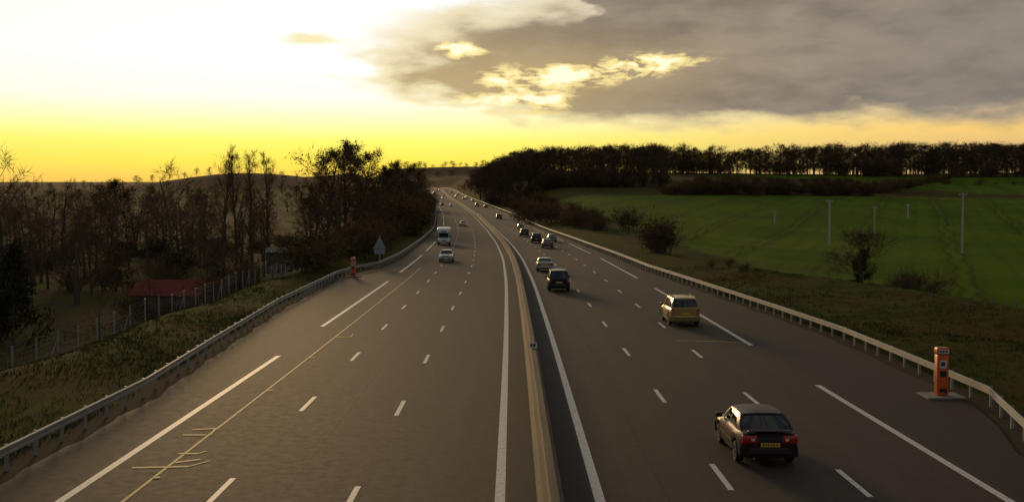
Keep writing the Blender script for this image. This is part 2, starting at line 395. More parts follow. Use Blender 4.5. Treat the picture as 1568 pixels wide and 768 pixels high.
# ------------------------------------------------------------------ vehicles
def lathe(mb,prof,y,z,x0,sgn,n=20,mi=0):
    P=[]
    for k in range(n+1):
        a=2*math.pi*k/n
        P.append([(x0+sgn*px,y+r*math.cos(a),z+r*math.sin(a)) for r,px in prof])
    mb.grid(P,mi,flip=(sgn<0))
def paintmat(name,c,metal=.3,coat=.6,dirtc=(.05,.04,.032),r0=.22,spec=.5):
    def f(t,b):
        o=objsock(t); n=t.noise(o,3.,4); z=t.sep(o)[2]
        dirt=t.m('MULTIPLY',t.ss(t.m('SUBTRACT',z,t.m('MULTIPLY',n,.5)),.30,.0),.5)
        t.l.new(t.mix(dirt,c,dirtc),b.inputs['Base Color'])
        t.l.new(t.lin(n,0,1,r0,r0+.18),b.inputs['Roughness'])
    return mat(name,f,rough=.3,metal=metal,coat=coat,spec=spec)
def build_car(name,kind,paint,X,d,head=1,yaw=None):
    K={'hatch':dict(L=4.2,W=1.70,H=1.40,top=[(-2.1,.93),(-2.0,.99),(-1.75,1.0),(-1.2,.97),(.75,.95),(1.2,.88),(1.9,.76),(2.1,.62)],ya=1.0,yb=.25,yc=-1.0,yd=-1.72,cp=.42,r=.30,wf=1.32,wr=-1.27),
       'sedan':dict(L=4.6,W=1.78,H=1.43,top=[(-2.3,.90),(-2.2,1.02),(-1.9,1.05),(-1.3,1.02),(.85,.98),(1.3,.92),(2.1,.78),(2.3,.62)],ya=1.05,yb=.3,yc=-.85,yd=-1.65,cp=.3,r=.32,wf=1.42,wr=-1.35),
       'suv':dict(L=4.55,W=1.86,H=1.70,top=[(-2.27,1.02),(-2.2,1.10),(-1.8,1.10),(.9,1.08),(1.3,1.02),(2.05,.92),(2.27,.72)],ya=1.2,yb=.55,yc=-1.85,yd=-2.2,cp=.25,r=.36,wf=1.42,wr=-1.38),
       'van':dict(L=4.6,W=1.84,H=1.76,top=[(-2.3,1.0),(-2.25,1.06),(-1.8,1.06),(1.2,1.04),(1.6,.96),(2.15,.80),(2.3,.62)],ya=1.65,yb=.75,yc=-1.95,yd=-2.25,cp=.22,r=.33,wf=1.45,wr=-1.4)}[kind]
    L,W,H=K['L'],K['W'],K['H']; r=K['r']
    ty=[a for a,b in K['top']]; tz=[b for a,b in K['top']]
    mb=MB()
    ys=set(np.round(np.linspace(-L/2,L/2,26),3))
    R=r+.06
    for wy in (K['wf'],K['wr']):
        ys={y for y in ys if abs(y-wy)>R+.02}
        for k in range(11): ys.add(round(wy-R*math.cos(math.pi*k/10),3))
    ys|={round(-L/2+.05,3),round(L/2-.05,3)}
    ys=sorted(ys)
    def wid(y): return W/2*(1-.10*abs(y/(L/2))**5)
    def bot(y):
        b=.22
        b+= .10*sst(abs(y),L/2-.5,L/2)
        for wy in (K['wf'],K['wr']):
            q=R*R-(y-wy)**2
            if q>=0: b=max(b,r+math.sqrt(q))
        return float(b)
    rings=[]
    for y in ys:
        w=float(wid(y)); zt=float(np.interp(y,ty,tz)); zb=min(bot(y),zt-.2)
        e=abs(y)>L/2-.02
        if e: w*=.97
        half=[(0,zb),(w*.86,zb),(w*.975,zb+.04),(w,zb*.45+(zt)*.45+.06),(w*.985,zt-.13),(w*.93,zt-.04),(w*.78,zt-.005),(w*.4,zt+.02),(0,zt+.028)]
        ring=[(x_,y,z_) for x_,z_ in half]+[(-x_,y,z_) for x_,z_ in half[-2:0:-1]]
        rings.append(ring)
    n=len(rings[0])
    vs=[p for rr in rings for p in rr]; fs=[];ms=[]
    for i in range(len(rings)-1):
        for j in range(n):
            k=(j+1)%n; fs.append((i*n+j,i*n+k,(i+1)*n+k,(i+1)*n+j)[::-1]); ms.append(2 if j in (0,n-1) else 0)
    mb.add(vs,fs,0); mb.m[-len(fs):]=ms
    mb.add(rings[0],[tuple(range(n))],0); mb.add(rings[-1],[tuple(range(n-1,-1,-1))],0)
    ya,yb,yc,yd=K['ya'],K['yb'],K['yc'],K['yd']
    wb=W/2*.90; wr=W/2*.74; zr=H-.06
    def zbase(y): return float(np.interp(y,ty,tz))-.045
    def side(u,h,off=0.):
        y=(ya+(yd-ya)*u)*(1-h)+(yb+(yc-yb)*u)*h
        z=zbase(ya+(yd-ya)*u)*(1-h)+zr*h
        x=wb*(1-h)+wr*h+.035*math.sin(math.pi*h)
        x-=.03*abs(2*u-1)**4
        return (x+off,y,z)
    for sg in (1,-1):
        mb.grid([[ (sg*side(u,h)[0],)+side(u,h)[1:] for h in (0,.25,.5,.75,1)] for u in np.linspace(0,1,9)],1,flip=(sg<0))
        def pil(u0,u1,v0,v1,mi=0,off=.012):
            P=[]
            for h in np.linspace(0,1,5):
                a=side(u0*(1-h)+v0*h,h,off); b=side(u1*(1-h)+v1*h,h,off)
                P.append([(sg*a[0],a[1],a[2]),(sg*b[0],b[1],b[2])])
            mb.grid(P,mi,flip=(sg>0))
        Lb=ya-yd; cp=K['cp']/Lb
        pil(0,.035,0,.05); pil(.47,.495,.44,.47,2); pil(1-cp,1,1-cp*.9,1)
        if kind in('suv','van'): pil(.72,.75,.70,.73,2)
        P=[[ (sg*side(u,h,.010)[0],)+side(u,h,.010)[1:] for h in (.90,1.)] for u in np.linspace(0,1,9)]
        mb.grid(P,0,flip=(sg<0))
    def endsurf(f,x,h,off=0):
        if f: A=side(0,h); bl=.10
        else: A=side(1,h); bl=-.08
        xx=A[0]*x; y=A[1]+bl*(1-x*x)+ (off if f else -off)
        return (xx,y,A[2]+abs(off)*.4+.03*(1-x*x)*h)
    for f in (1,0):
        mb.grid([[endsurf(f,x_,h) for h in (0,.33,.66,1)] for x_ in np.linspace(-1,1,9)],1,flip=(f==0))
        e=.07
        for x0,x1 in ((-1,-1+e*1.2),(1-e*1.2,1)):
            mb.grid([[endsurf(f,x_,h,.01) for h in (0,.33,.66,1)] for x_ in (x0,x1)],0,flip=(f==0))
        mb.grid([[endsurf(f,x_,h,.01) for h in (.88,1)] for x_ in np.linspace(-1,1,9)],0,flip=(f==0))
        if f==0: mb.grid([[endsurf(f,x_,h,.011) for h in (0,.12 if kind!='hatch' else .06)] for x_ in np.linspace(-1,1,9)],0,flip=True)
    P=[]
    yy=np.linspace(yc-.03,yb+.03,9)
    for y in yy:
        q=(y-yc)/(yb-yc); cr=.06*(1-abs(2*q-1)**2.5)
        row=[]
        for x_ in np.linspace(-1,1,11):
            row.append((x_*(wr+.014),y+(.10 if y>0 else -.08)*(1-x_*x_)*(abs(2*q-1)**6),zr-.012+ (cr*.5+.05)*(1-abs(x_)**2.6)))
        P.append(row)
    mb.grid(P,0,flip=True)
    if kind in('suv','van'):
        for sg in (1,-1):
            mb.box(sg*wr*.9-.02,sg*wr*.9+.02,yc+.15,yb-.1,zr+.05,zr+.10,2)
    for wy in (K['wf'],K['wr']):
        for sg in (1,-1):
            x0=sg*(W/2-.21)
            lathe(mb,[(0.02,-.02),(r*.9,-.02),(r,.03),(r,.17),(r*.93,.195),(r*.66,.20)],wy,r,x0,sg,22,3)
            lathe(mb,[(r*.66,.199),(r*.60,.16),(r*.25,.15),(.0,.175)],wy,r,x0,sg,22,4)
            for a in range(5):
                an=a*2*math.pi/5; c,s_=math.cos(an),math.sin(an)
                mb.tube((x0+sg*.178,wy+c*.03,r+s_*.03),(x0+sg*.178,wy+c*r*.6,r+s_*r*.6),.03,.022,4,4)
    tb=.60 if kind in('hatch','sedan') else .66
    for f in (1,-1):
        pts=[]
        for x_ in np.linspace(-1,1,11):
            yy_=f*(L/2+.05-.16*abs(x_)**4); xx=x_*W/2*.97
            pts.append([(xx,yy_-f*.12,.27),(xx,yy_-f*.02,.29),(xx,yy_,.38),(xx,yy_,tb-.1),(xx,yy_-f*.02,tb-.03),(xx,yy_-f*.10,tb)])
        mb.grid(pts,0,flip=(f>0))
        pts=[[(p[3][0],p[3][1]+f*.006,p[3][2]-.09),(p[3][0],p[3][1]+f*.006,p[3][2]-.03)] for p in pts]
        mb.grid(pts,2,flip=(f>0))
    yr=-L/2
    zt=float(np.interp(yr+.05,ty,tz))
    for sg in (1,-1):
        if kind in('hatch','sedan'):
            a,b=sorted((sg*W*.21,sg*W*.458)); mb.box(a,b,yr-.03,yr+.12,zt-.27,zt-.05,5,.02)
            a,b=sorted((sg*W*.25,sg*W*.31)); mb.box(a,b,yr-.036,yr-.0305,zt-.20,zt-.13,8)
        else:
            a,b=sorted((sg*W*.36,sg*W*.455)); mb.box(a,b,yr-.02,yr+.12,zt-.34,zt-.0,5,.02)
            a,b=sorted((sg*W*.39,sg*W*.43)); mb.box(a,b,yr-.026,yr-.0205,zt-.25,zt-.18,8)
    if kind=='hatch':
        mb.box(-W*.209,W*.209,yr-.012,yr+.05,zt-.25,zt-.09,2)
        mb.box(-.62,.62,yr-.03,yr+.12,zt+.055,zt+.085,0,.012)
        mb.box(-.27,.27,yr-.075,yr-.056,.60,.71,6)
        for k in range(6): mb.box(-.22+.075*k,-.18+.075*k,yr-.079,yr-.0755,.625,.685,2)
    else:
        mb.box(-.27,.27,yr-.03,yr-.004,zt-.36 if kind!='sedan' else zt-.28,zt-.25 if kind!='sedan' else zt-.17,6)
        mb.box(-.3,.3,yr-.035,yr-.004,zt-.235 if kind!='sedan' else zt-.16,zt-.21 if kind!='sedan' else zt-.14,4)
    mb.tube((-.45,yr-.06,.27),(-.45,yr+.2,.27),.03,.03,8,4,True)
    yf=L/2; zf=.62 if kind in('hatch','sedan','van') else .74
    for sg in (1,-1):
        a,b=sorted((sg*W*.26,sg*W*.44)); mb.box(a,b,yf-.22,yf+.012,zf-.02,zf+.12,7,.03)
        a,b=sorted((sg*W*.33,sg*W*.43)); mb.box(a,b,yf+.0,yf+.045,.34,.42,7,.012)
    mb.box(-W*.24,W*.24,yf-.15,yf+.008,zf-.0,zf+.09,2,.01)
    mb.box(-.26,.26,yf+.052,yf+.066,.40,.51,8)
    mb.box(-W*.32,W*.32,yf+.02,yf+.049,.29,.38,2)
    for sg in (1,-1):
        a,b=sorted((sg*(W/2-.03),sg*(W/2+.17))); mb.box(a,b,ya-.28,ya-.16,zbase(ya)+.04,zbase(ya)+.18,0,.03)
    for sg in (1,-1):
        y0=K['wr']+R+.04; y1=K['wf']-R-.04
        P=[[(sg*(wid(y)+.009),y,.50),(sg*(wid(y)+.014),y,.53),(sg*(wid(y)+.009),y,.57)] for y in np.linspace(y0,y1,8)]
        mb.grid(P,2,flip=(sg<0))
        for y in (y0+.55,(y0+y1)/2+.35):
            a,b=sorted((sg*(wid(y)+.001),sg*(wid(y)+.022))); mb.box(a,b,y,y+.16,.74,.77,2)
    o_=mb.obj(name,[paint,M_glass,M_blk,M_tyre,M_rim,M_red,M_plate,M_head,M_wht],smoothang=32)
    place(o_,X,d,head,yaw)
    return o_
def place(o_,X,d,head,yaw=None):
    dx=float(cx(d+5)-cx(d-5))/10; dzr=float(rz(d+5)-rz(d-5))/10
    a=-math.atan(dx)
    if yaw: a+=yaw
    pit=math.atan(dzr)
    if head<0: a+=math.pi; pit=-pit
    o_.rotation_euler=(pit,0,a); o_.location=(X,d,float(rz(d))+.006)
P_plum=paintmat('paint_dark_plum',(.026,.004,.008),.0,.0,(.014,.008,.007),.30,.30); P_gold=paintmat('paint_champagne_gold',(.40,.26,.075),.35,.4)
P_blk=paintmat('paint_black',(.008,.007,.008),0,.15,(.014,.012,.010),.25,.35); P_silv=paintmat('paint_silver',(.36,.36,.35),.5)
P_dkb=paintmat('paint_dark_blue',(.012,.014,.026),.1,.3); P_wht=paintmat('paint_white',(.70,.70,.68),0)
P_gry=paintmat('paint_grey',(.07,.07,.072),.4); P_red=paintmat('paint_red',(.22,.02,.015),.1)
def L_(off,d): return float(cx(d))+off
build_car('hatchback_car','hatch',P_plum,7.25,34.3,1)
build_car('suv_car','suv',P_gold,L_(9.85,71),71,1)
build_car('minivan_car','van',P_blk,L_(3.5,97.3),97.3,1)
build_car('sedan_car','sedan',P_silv,L_(3.4,124),124,1)
build_car('sedan_car','sedan',P_gry,L_(6.9,184),184,1)
build_car('minivan_car','van',P_blk,L_(6.3,206.5),206.5,1)
build_car('hatchback_car','hatch',P_silv,L_(9.5,212),212,1)
build_car('suv_car','suv',P_dkb,L_(6.0,243),243,1)
build_car('hatchback_car','hatch',P_silv,L_(8.2,302),302,1)
build_car('suv_car','suv',P_gry,L_(6.6,385),385,1)
build_car('sedan_car','sedan',P_blk,L_(9.8,545),545,1)
build_car('minivan_car','van',P_gry,L_(6.9,575),575,1)
build_car('sedan_car','sedan',P_silv,L_(-7.9,143.3),143.3,-1)
build_car('hatchback_car','hatch',P_silv,L_(-6.5,325),325,-1)
build_car('hatchback_car','hatch',P_gry,L_(-10.2,590),590,-1)
build_car('sedan_car','sedan',P_wht,L_(-6.2,570),570,-1)
kk=['hatch','sedan','suv','van']; nm={'hatch':'hatchback_car','sedan':'sedan_car','suv':'suv_car','van':'minivan_car'}
for d,off,h in ((760,7,1),(790,10,1),(830,3.4,1),(905,6.9,1),(980,10,1),(700,10,1),(1100,6.9,1),(1200,3.4,1),(780,-6.3,-1),(860,-10,-1),(930,-2.7,-1),(1010,-6.3,-1),(1060,-10,-1),(1180,-6.3,-1),(1300,-2.7,-1),(1240,-10,-1),(1120,-9.8,-1),(1000,-10,-1)):
    k=random.choice(kk); build_car(nm[k],k,random.choice([P_wht,P_silv,P_wht,P_blk,P_silv]),L_(off,d),d,h)
def motorhome(X,d):
    mb=MB()
    def sect(y,w,z0,z1,b=.12):
        return [(-w+b,y,z0),(w-b,y,z0),(w,y,z0+b),(w,y,z1-b*1.5),(w-b*1.5,y,z1),(-w+b*1.5,y,z1),(-w,y,z1-b*1.5),(-w,y,z0+b)]
    def loft(secs,mi):
        n=len(secs[0]); vs=[p for s_ in secs for p in s_]; fs=[]
        for i in range(len(secs)-1):
            for j in range(n): k=(j+1)%n; fs.append((i*n+j,(i+1)*n+j,(i+1)*n+k,i*n+k))
        fs.append(tuple(range(n))); fs.append(tuple(range(len(vs)-1,len(vs)-1-n,-1)))
        mb.add(vs,fs,mi)
    loft([sect(-3.2,1.08,.5,2.85),sect(-3.1,1.14,.45,2.92),sect(1.1,1.14,.45,2.92),sect(1.15,1.12,.5,2.9)],0)
    loft([sect(1.151,1.12,1.95,2.9),sect(2.0,1.10,1.98,2.82),sect(2.35,1.02,2.02,2.60),sect(2.42,.95,2.08,2.45)],0)
    loft([sect(1.151,.96,.35,1.94,.08),sect(1.75,.95,.35,1.93,.08),sect(2.2,.93,.35,1.22,.08),sect(2.95,.88,.35,1.02,.08),sect(3.05,.82,.4,.8,.06)],0)
    mb.add([(-.84,2.225,1.24),(.84,2.225,1.24),(.76,1.80,1.92),(-.76,1.80,1.92)],[(0,1,2,3)[::-1]],1)
    mb.v[-4:]=[(a,b+.03,c) for a,b,c in mb.v[-4:]]
    for sg in (1,-1):
        mb.box(*sorted((sg*.955,sg*.968)),1.3,1.85,1.2,1.8,1)
        mb.box(*sorted((sg*1.141,sg*1.15)),-2.4,-1.5,1.6,2.1,1); mb.box(*sorted((sg*1.141,sg*1.15)),-.6,.2,1.6,2.1,1)
        mb.box(*sorted((sg*.97,sg*1.2)),1.95,2.05,1.3,1.6,2,.02)
        mb.box(*sorted((sg*.5,sg*.8)),2.9,3.06,.66,.84,3,.02)
        for wy in (-1.9,2.3):
            x0=sg*.82; r=.33
            lathe(mb,[(0.02,-.02),(r*.9,-.02),(r,.03),(r,.17),(r*.93,.195),(r*.6,.18),(0,.18)],wy,r,x0,sg,18,4)
    mb.box(-.45,.45,3.0,3.06,.62,.78,2,.01); mb.box(-.9,.9,2.9,3.1,.32,.52,2,.03)
    mb.box(-.26,.26,3.102,3.115,.38,.48,5); mb.box(-.5,.5,2.405,2.44,2.18,2.36,1,.01)
    ob=mb.obj('motorhome',[P_wht,M_glass,M_blk,M_head,M_tyre,M_wht],smoothang=30)
    place(ob,X,d,-1)
motorhome(L_(-9.9,198),198)

# ------------------------------------------------------------------ trees
def rv(): 
    v=Vector((random.gauss(0,1),random.gauss(0,1),random.gauss(0,1))); return v.normalized()
def tree_mesh(name,H,spread,nl,tw,style='bare',seed=1,twl=1.0,leaf=0,leafm=None,first=.2,up=.45,twm=None):
    random.seed(seed); mb=MB(); ends=[]
    def rib(p,d,L,w,mi=1):
        sd=d.cross(rv())
        if sd.length<.01: return
        sd.normalize(); sd*=w*.5
        q=p+d*L
        mb.add([p-sd,p+sd,q],[(0,1,2)],mi)
    def grow(p,d,L,r,lv):
        ns=(7,4,3,2)[lv]; sides=(6,4,3,3)[lv]; pts=[(p.copy(),r)]
        for i in range(ns):
            jit=(.06,.14,.2,.25)[lv]
            d=(d+rv()*jit+Vector((0,0,(0,.07,.05,.03)[lv]))).normalized()
            q=p+d*(L/ns); r2=r*(1-(i+1)/ns*.75) if lv else r*(1-(i+1)/ns*.8)
            mb.tube(p,q,pts[-1][1],r2,sides,0); p=q; pts.append((p.copy(),r2))
        def at(t):
            f=t*ns; i=min(int(f),ns-1); a,b=pts[i],pts[i+1]; k=f-i
            return a[0].lerp(b[0],k),a[1]*(1-k)+b[1]*k
        if lv<3:
            cnt=nl[lv]
            for c in range(cnt):
                t=(first+(1-first)*(c+random.random())/cnt) if lv==0 else (.2+.8*(c+random.random())/cnt)
                t=min(t,1.); q,rr=at(t)
                az=random.uniform(0,2*math.pi)
                if lv==0:
                    u=up+.5*t
                    if style=='poplar': u=1.6+.5*t
                    dd=Vector((math.cos(az),math.sin(az),u)).normalized()
                    shape=(math.sin(math.pi*(.18+.75*t)) if style!='cone' else (1.1-t))
                    LL=spread*(.55+.45*random.random())*max(.25,shape)
                else:
                    dd=(d+rv()*.95).normalized(); dd.z+=.15; dd.normalize(); LL=L*random.uniform(.35,.62)
                grow(q,dd,LL,max(rr*.55,.012),lv+1)
        else:
            for c in range(nl[3]):
                q,rr=at(random.uniform(.15,1.)); dd=(d+rv()*.9).normalized()
                rib(q,dd,twl*random.uniform(.5,1.),tw)
            ends.append(p.copy())
    if style=='bush':
        for k in range(nl[0]):
            az=random.uniform(0,6.28); t=random.uniform(.1,1.0)
            dd=Vector((math.cos(az)*t,math.sin(az)*t,random.uniform(.5,1.2))).normalized()
            grow(Vector((random.gauss(0,spread*.12),random.gauss(0,spread*.12),-.2)),dd,spread*random.uniform(.55,.8),.05,1)
    else:
        grow(Vector((0,0,-.3)),Vector((0,0,1)),H,H*.018+.04,0)
    if leaf:
        for e in range(leaf):
            b=random.choice(ends); c=b+Vector((random.gauss(0,.35),random.gauss(0,.35),random.gauss(0,.3)))
            a=rv(); u=a.orthogonal().normalized(); v=a.cross(u); sz=random.uniform(.07,.2)
            mb.add([c-u*sz,c+v*sz*.7,c+u*sz,c-v*sz*.7],[(0,1,2,3)],2)
    me=bpy.data.meshes.new(name); me.from_pydata(mb.v,[],mb.f)
    for m_ in (M_bark,twm or M_twig,leafm or M_ivy): me.materials.append(m_)
    me.polygons.foreach_set('material_index',mb.m); me.update()
    zz=[v[2] for v in mb.v]; me['h']=float(np.percentile(zz,99.0))
    return me
bare=[tree_mesh('bare_tree_mesh',12,6.0,(11,5,4,4),.040,seed=10+i,twl=1.2) for i in range(4)]
popl=[tree_mesh('poplar_mesh',16,5.0,(18,5,4,4),.045,'poplar',seed=20+i,twl=1.2,first=.12) for i in range(2)]
dense=[tree_mesh('dense_tree_mesh',14,6.5,(17,6,5,5),.055,seed=30+i,twl=1.4,leaf=(2200,900)[i],leafm=M_brl if i else M_ivy,first=.1) for i in range(2)]
ever=[tree_mesh('evergreen_mesh',9,3.6,(20,6,4,2),.05,'cone' if i else 'bare',seed=40+i,twl=.8,leaf=6500,leafm=M_ivy,first=.05,up=.2) for i in range(2)]
bush=[tree_mesh('bush_mesh',4,4.0,(14,5,4,5),.042,'bush',seed=50+i,twl=.95,leaf=(0,400,1500)[i],leafm=(M_brl,M_brl,M_ivy)[i]) for i in range(3)]
fors=[tree_mesh('forest_tree_mesh',15,8.,(17,4,3,4),.13,seed=60+i,twl=2.4,first=(.12,.2,.1,.15)[i],twm=M_twigf,up=.8) for i in range(4)]
opent=tree_mesh('spreading_tree_mesh',6,4.6,(14,7,6,6),.03,seed=75,twl=.8,first=.18,up=.35)
random.seed(99)
def inst(me,X,d,h,parent=None,name='tree',wide=1.0,sink=0.):
    o_=bpy.data.objects.new(name,me); scene.collection.objects.link(o_)
    k=h/me['h']; o_.scale=(k*wide,k*wide,k); o_.location=(X,d,float(T(X,d))-sink); o_.rotation_euler=(0,0,random.uniform(0,6.28))
    if parent: o_.parent=parent
    return o_
def PX(px,d): return (px-784)*d/F
def HT(px,ytop,d):
    X=PX(px,d); return HC+(YH-ytop)/F*d-float(T(X,d))
def E(name):
    e=bpy.data.objects.new(name,None); scene.collection.objects.link(e); return e
for px,yt,d,ms,nm_,wd in [(8,234,128,bare,'bare_tree',1.1),(50,280,150,bare,'bare_tree',1.2),(95,276,190,bare,'bare_tree',1.1),(170,277,185,dense[:1],'tree',1.),(130,288,160,bare,'bare_tree',1.2),
     (268,250,165,bare,'bare_tree',1.15),(225,284,210,bare,'bare_tree',1.2),(305,280,200,bare,'bare_tree',1.2),
     (340,240,190,popl,'poplar_tree',.9),(362,228,195,popl,'poplar_tree',.8),(385,232,188,popl,'poplar_tree',.8),(410,236,198,popl,'poplar_tree',.8),
     (500,226,232,dense,'tree',1.),(528,220,240,dense,'tree',1.),(552,232,236,dense,'tree',.95),(482,255,228,bare,'bare_tree',.9),(515,236,225,bare,'bare_tree',1.),
     (590,256,300,dense,'tree',1.),(612,248,320,dense,'tree',1.),(632,252,345,dense,'tree',.9),(648,264,385,bare,'bare_tree',.9),
     (575,285,262,dense,'tree',1.),(600,290,262,bare,'bare_tree',1.1),
     (18,376,92,ever[1:],'conifer_tree',.75),(-30,340,96,ever[1:],'conifer_tree',.8),(-60,250,110,bare,'bare_tree',1.2),(-120,230,120,dense,'tree',1.)]:
    X=PX(px,d); h=HT(px,yt,d); inst(random.choice(ms),X,d,h,None,nm_,wd)
for px,yt,d in ((238,435,66),(200,470,63),(460,350,118),(432,365,112),(150,400,90),(330,380,95)):
    inst(bare[0],PX(px,d),d,max(2.2,HT(px,yt,d)),None,'sapling',.55)
w=E('woodland')
for k in range(155):
    d=random.uniform(125,420); px=random.uniform(-200,650)
    X=PX(px,d)
    if X>float(cx(d))-27-(0 if d>200 else 6): continue
    if 180<px<345 and d<150: continue
    if 405<px<468 and d<380: continue
    yt=random.uniform(284,345)-(0 if d<250 else 6)
    if px>560: yt=random.uniform(280,330)
    h=min(max(HT(px,yt,d),3),15)
    inst(random.choice(bare if random.random()<.92 or px<470 else dense),X,d,h,w,'woodland_tree',random.uniform(1.0,1.4))
b=E('undergrowth')
for k in range(220):
    d=random.uniform(78,330); o0=-random.uniform(25,120) if random.random()<.6 else -random.uniform(20,34)
    if d<120 and o0>-36: continue
    X=float(cx(d))+o0
    px=784+X*F/d
    if 200<px<330 and 100<d<118 : continue
    if 410<px<465 and d<300: continue
    inst(random.choice(bush[:2]+bush),X,d,random.uniform(1.8,4.2),b,'bush',random.uniform(1.1,1.6))
for k in range(55):
    d=random.uniform(135,560); X=float(cx(d))-random.uniform(17.5,25)
    inst(random.choice(bush[:2]),X,d,random.uniform(2,4.5) if d<250 else random.uniform(4,9),b,'bush',1.3)
for k in range(40):
    d=random.uniform(380,1100); X=float(cx(d))-random.uniform(20,60)
    inst(random.choice(fors),X,d,random.uniform(10,16),w,'woodland_tree',1.2)
fo=E('forest')
def skyl(px): return float(np.interp(px,[700,722,745,765,790,1000,1100,1300,1568,2200],[290,268,250,238,229,226,231,227,220,215]))
for d in np.arange(600,760,28):
    X=PX(735,d)
    if X<float(cx(d))+17: X=float(cx(d))+17
    while X<PX(1015,d):
        px=784+X*F/d; dd=d+random.uniform(-12,12); h=HC+(YH-skyl(px)-random.uniform(-5,8))/F*dd-float(T(X,dd))
        inst(random.choice(fors),X,dd,min(max(h,8),22),fo,'forest_tree',random.uniform(.9,1.2)); X+=random.uniform(3.5,7.5)
for d in (850,880,915,960):
    X=PX(1000,d)
    while X<PX(1800,d):
        px=784+X*F/d; dd=d+random.uniform(-12,12); h=HC+(YH-skyl(px)-random.uniform(-6,11)-4*math.sin(px*.02+d))/F*dd-float(T(X,dd))
        inst(random.choice(fors),X,dd,min(max(h,11),25),fo,'forest_tree',random.uniform(1.0,1.5)); X+=random.uniform(4,8.5)
for k in range(60):
    d=random.uniform(760,1300); X=float(cx(d))+random.uniform(18,75)
    px=784+X*F/d
    h=HC+(YH-skyl(px)-random.uniform(0,12))/F*d-float(T(X,d))
    inst(random.choice(fors),X,d,min(max(h,6),20),fo,'forest_tree',1.2)
for k in range(90):
    d=random.uniform(580,600); X=random.uniform(PX(745,d),PX(1015,d))
    inst(random.choice(bush[:2]+fors),X,d,random.uniform(4,10),fo,'forest_brush',1.3)
for k in range(150):
    d=random.uniform(830,850); X=random.uniform(PX(1000,d),PX(1700,d))
    inst(random.choice(bush[:2]+fors),X,d,random.uniform(6,14),fo,'forest_brush',1.4)
hd=E('hedgerow')
for k in range(110):
    t=random.random(); d=487+random.uniform(-6,6); px=1010+t*330
    inst(random.choice(bush[:2]+fors[:1]),PX(px,d),d,random.uniform(2.5,7.5)*(.6 if px<1050 else 1),hd,'hedge_bush',1.3)
for k in range(60):
    t=random.random(); px=1340+t*110; d=500+t*260+random.uniform(-6,6)
    inst(random.choice(bush[:2]),PX(px,d),d,random.uniform(2,6),hd,'hedge_bush',1.4)
for k in range(50):
    px=random.uniform(1000,1600); d=random.uniform(675,690)
    if random.random()<.6: inst(random.choice(bush[:2]),PX(px,d),d,random.uniform(1.5,4),hd,'hedge_bush',1.5)
for k in range(40):
    d=random.uniform(270,570); X=float(cx(d))+random.uniform(18,34)
    inst(random.choice(bush[:2]),X,d,random.uniform(2,6),hd,'hedge_bush',1.3)
def atree(me,px,yt,d,nm_,wd): inst(me,PX(px,d),d,HT(px,yt,d),None,nm_,wd)
atree(bush[1],1011,332,165,'round_tree',1.0); atree(bush[0],1007,338,163,'shrub',1.1); atree(bush[2],1014,342,166,'shrub',1.0)
atree(opent,1322,350,112,'bare_tree',1.15)
inst(ever[0],PX(1320,112),112.2,3.8,None,'ivy_shrub',.8)
atree(bush[0],893,320,300,'round_tree',1.1); atree(bush[1],893,322,303,'round_tree',1.1)
for px,yt,d in ((815,308,345),(835,308,350),(850,312,340),(800,318,350),(865,330,320)): atree(random.choice(bush[:2]),px,yt,d,'shrub',1.2)
for px,yt,d in ((1400,408,100),(1385,418,103),(1425,416,104),(1118,395,132),(1370,425,101),(1090,408,128),(1140,418,118)): inst(bush[0],PX(px,d),d,max(1.,HT(px,yt,d)),None,'shrub',1.3)
dt=E('distant_trees')
for row,(d,p0,p1) in enumerate(((520,-250,400),(680,-250,600),(850,-300,650),(1150,-300,640),(1500,-200,520),(2550,560,800),(2660,540,800),(2250,580,760))):
    X=PX(p0,d)
    while X<PX(p1,d):
        if random.random()<.75: inst(random.choice(fors),X,d+random.uniform(-25,25),random.uniform(7,13)*(1.2 if d>2000 else 1),dt,'distant_tree',1.3 if d<2000 else 2.2)
        X+=random.uniform(10,24)

# ------------------------------------------------------------------ grass tufts
def tufts(name,side,n,m_,hmin,hmax,seed,s1=130,dry=False):
    random.seed(seed); mb=MB()
    for k in range(n):
        d=22+(s1-22)*random.random()**1.2
        o0=.6+24*random.random()**1.7
        base=lro(d) if side<0 else rro(d)
        X=float(cx(d)+base+side*o0)
        pat=.5+.5*math.sin(X*.35+math.sin(d*.2)*2)*math.cos(d*.13+X*.2)
        if dry: pat=pat**3
        if random.random()>pat+.05: continue
        z=float(T(X,d)); h=random.uniform(hmin,hmax)
        for q in range(4):
            a=random.uniform(0,6.28); l=random.uniform(.1,.7)*h; w_=.014+.018*random.random()
            bx=X+random.gauss(0,.12); by=d+random.gauss(0,.12)
            ca_,sa=math.cos(a),math.sin(a)
            mb.add([(bx-sa*w_,by+ca_*w_,z-.03),(bx+sa*w_,by-ca_*w_,z-.03),(bx+ca_*l,by+sa*l,z+h*random.uniform(.6,1.))],[(0,1,2)])
    return mb.obj(name,[m_])
tufts('grass',-1,20000,M_grass,.06,.17,1); tufts('grass',1,20000,M_grass,.06,.17,2)
tufts('dry_grass',-1,8000,M_dry,.10,.35,3,dry=True); tufts('dry_grass',1,8000,M_dry,.10,.35,4,dry=True)

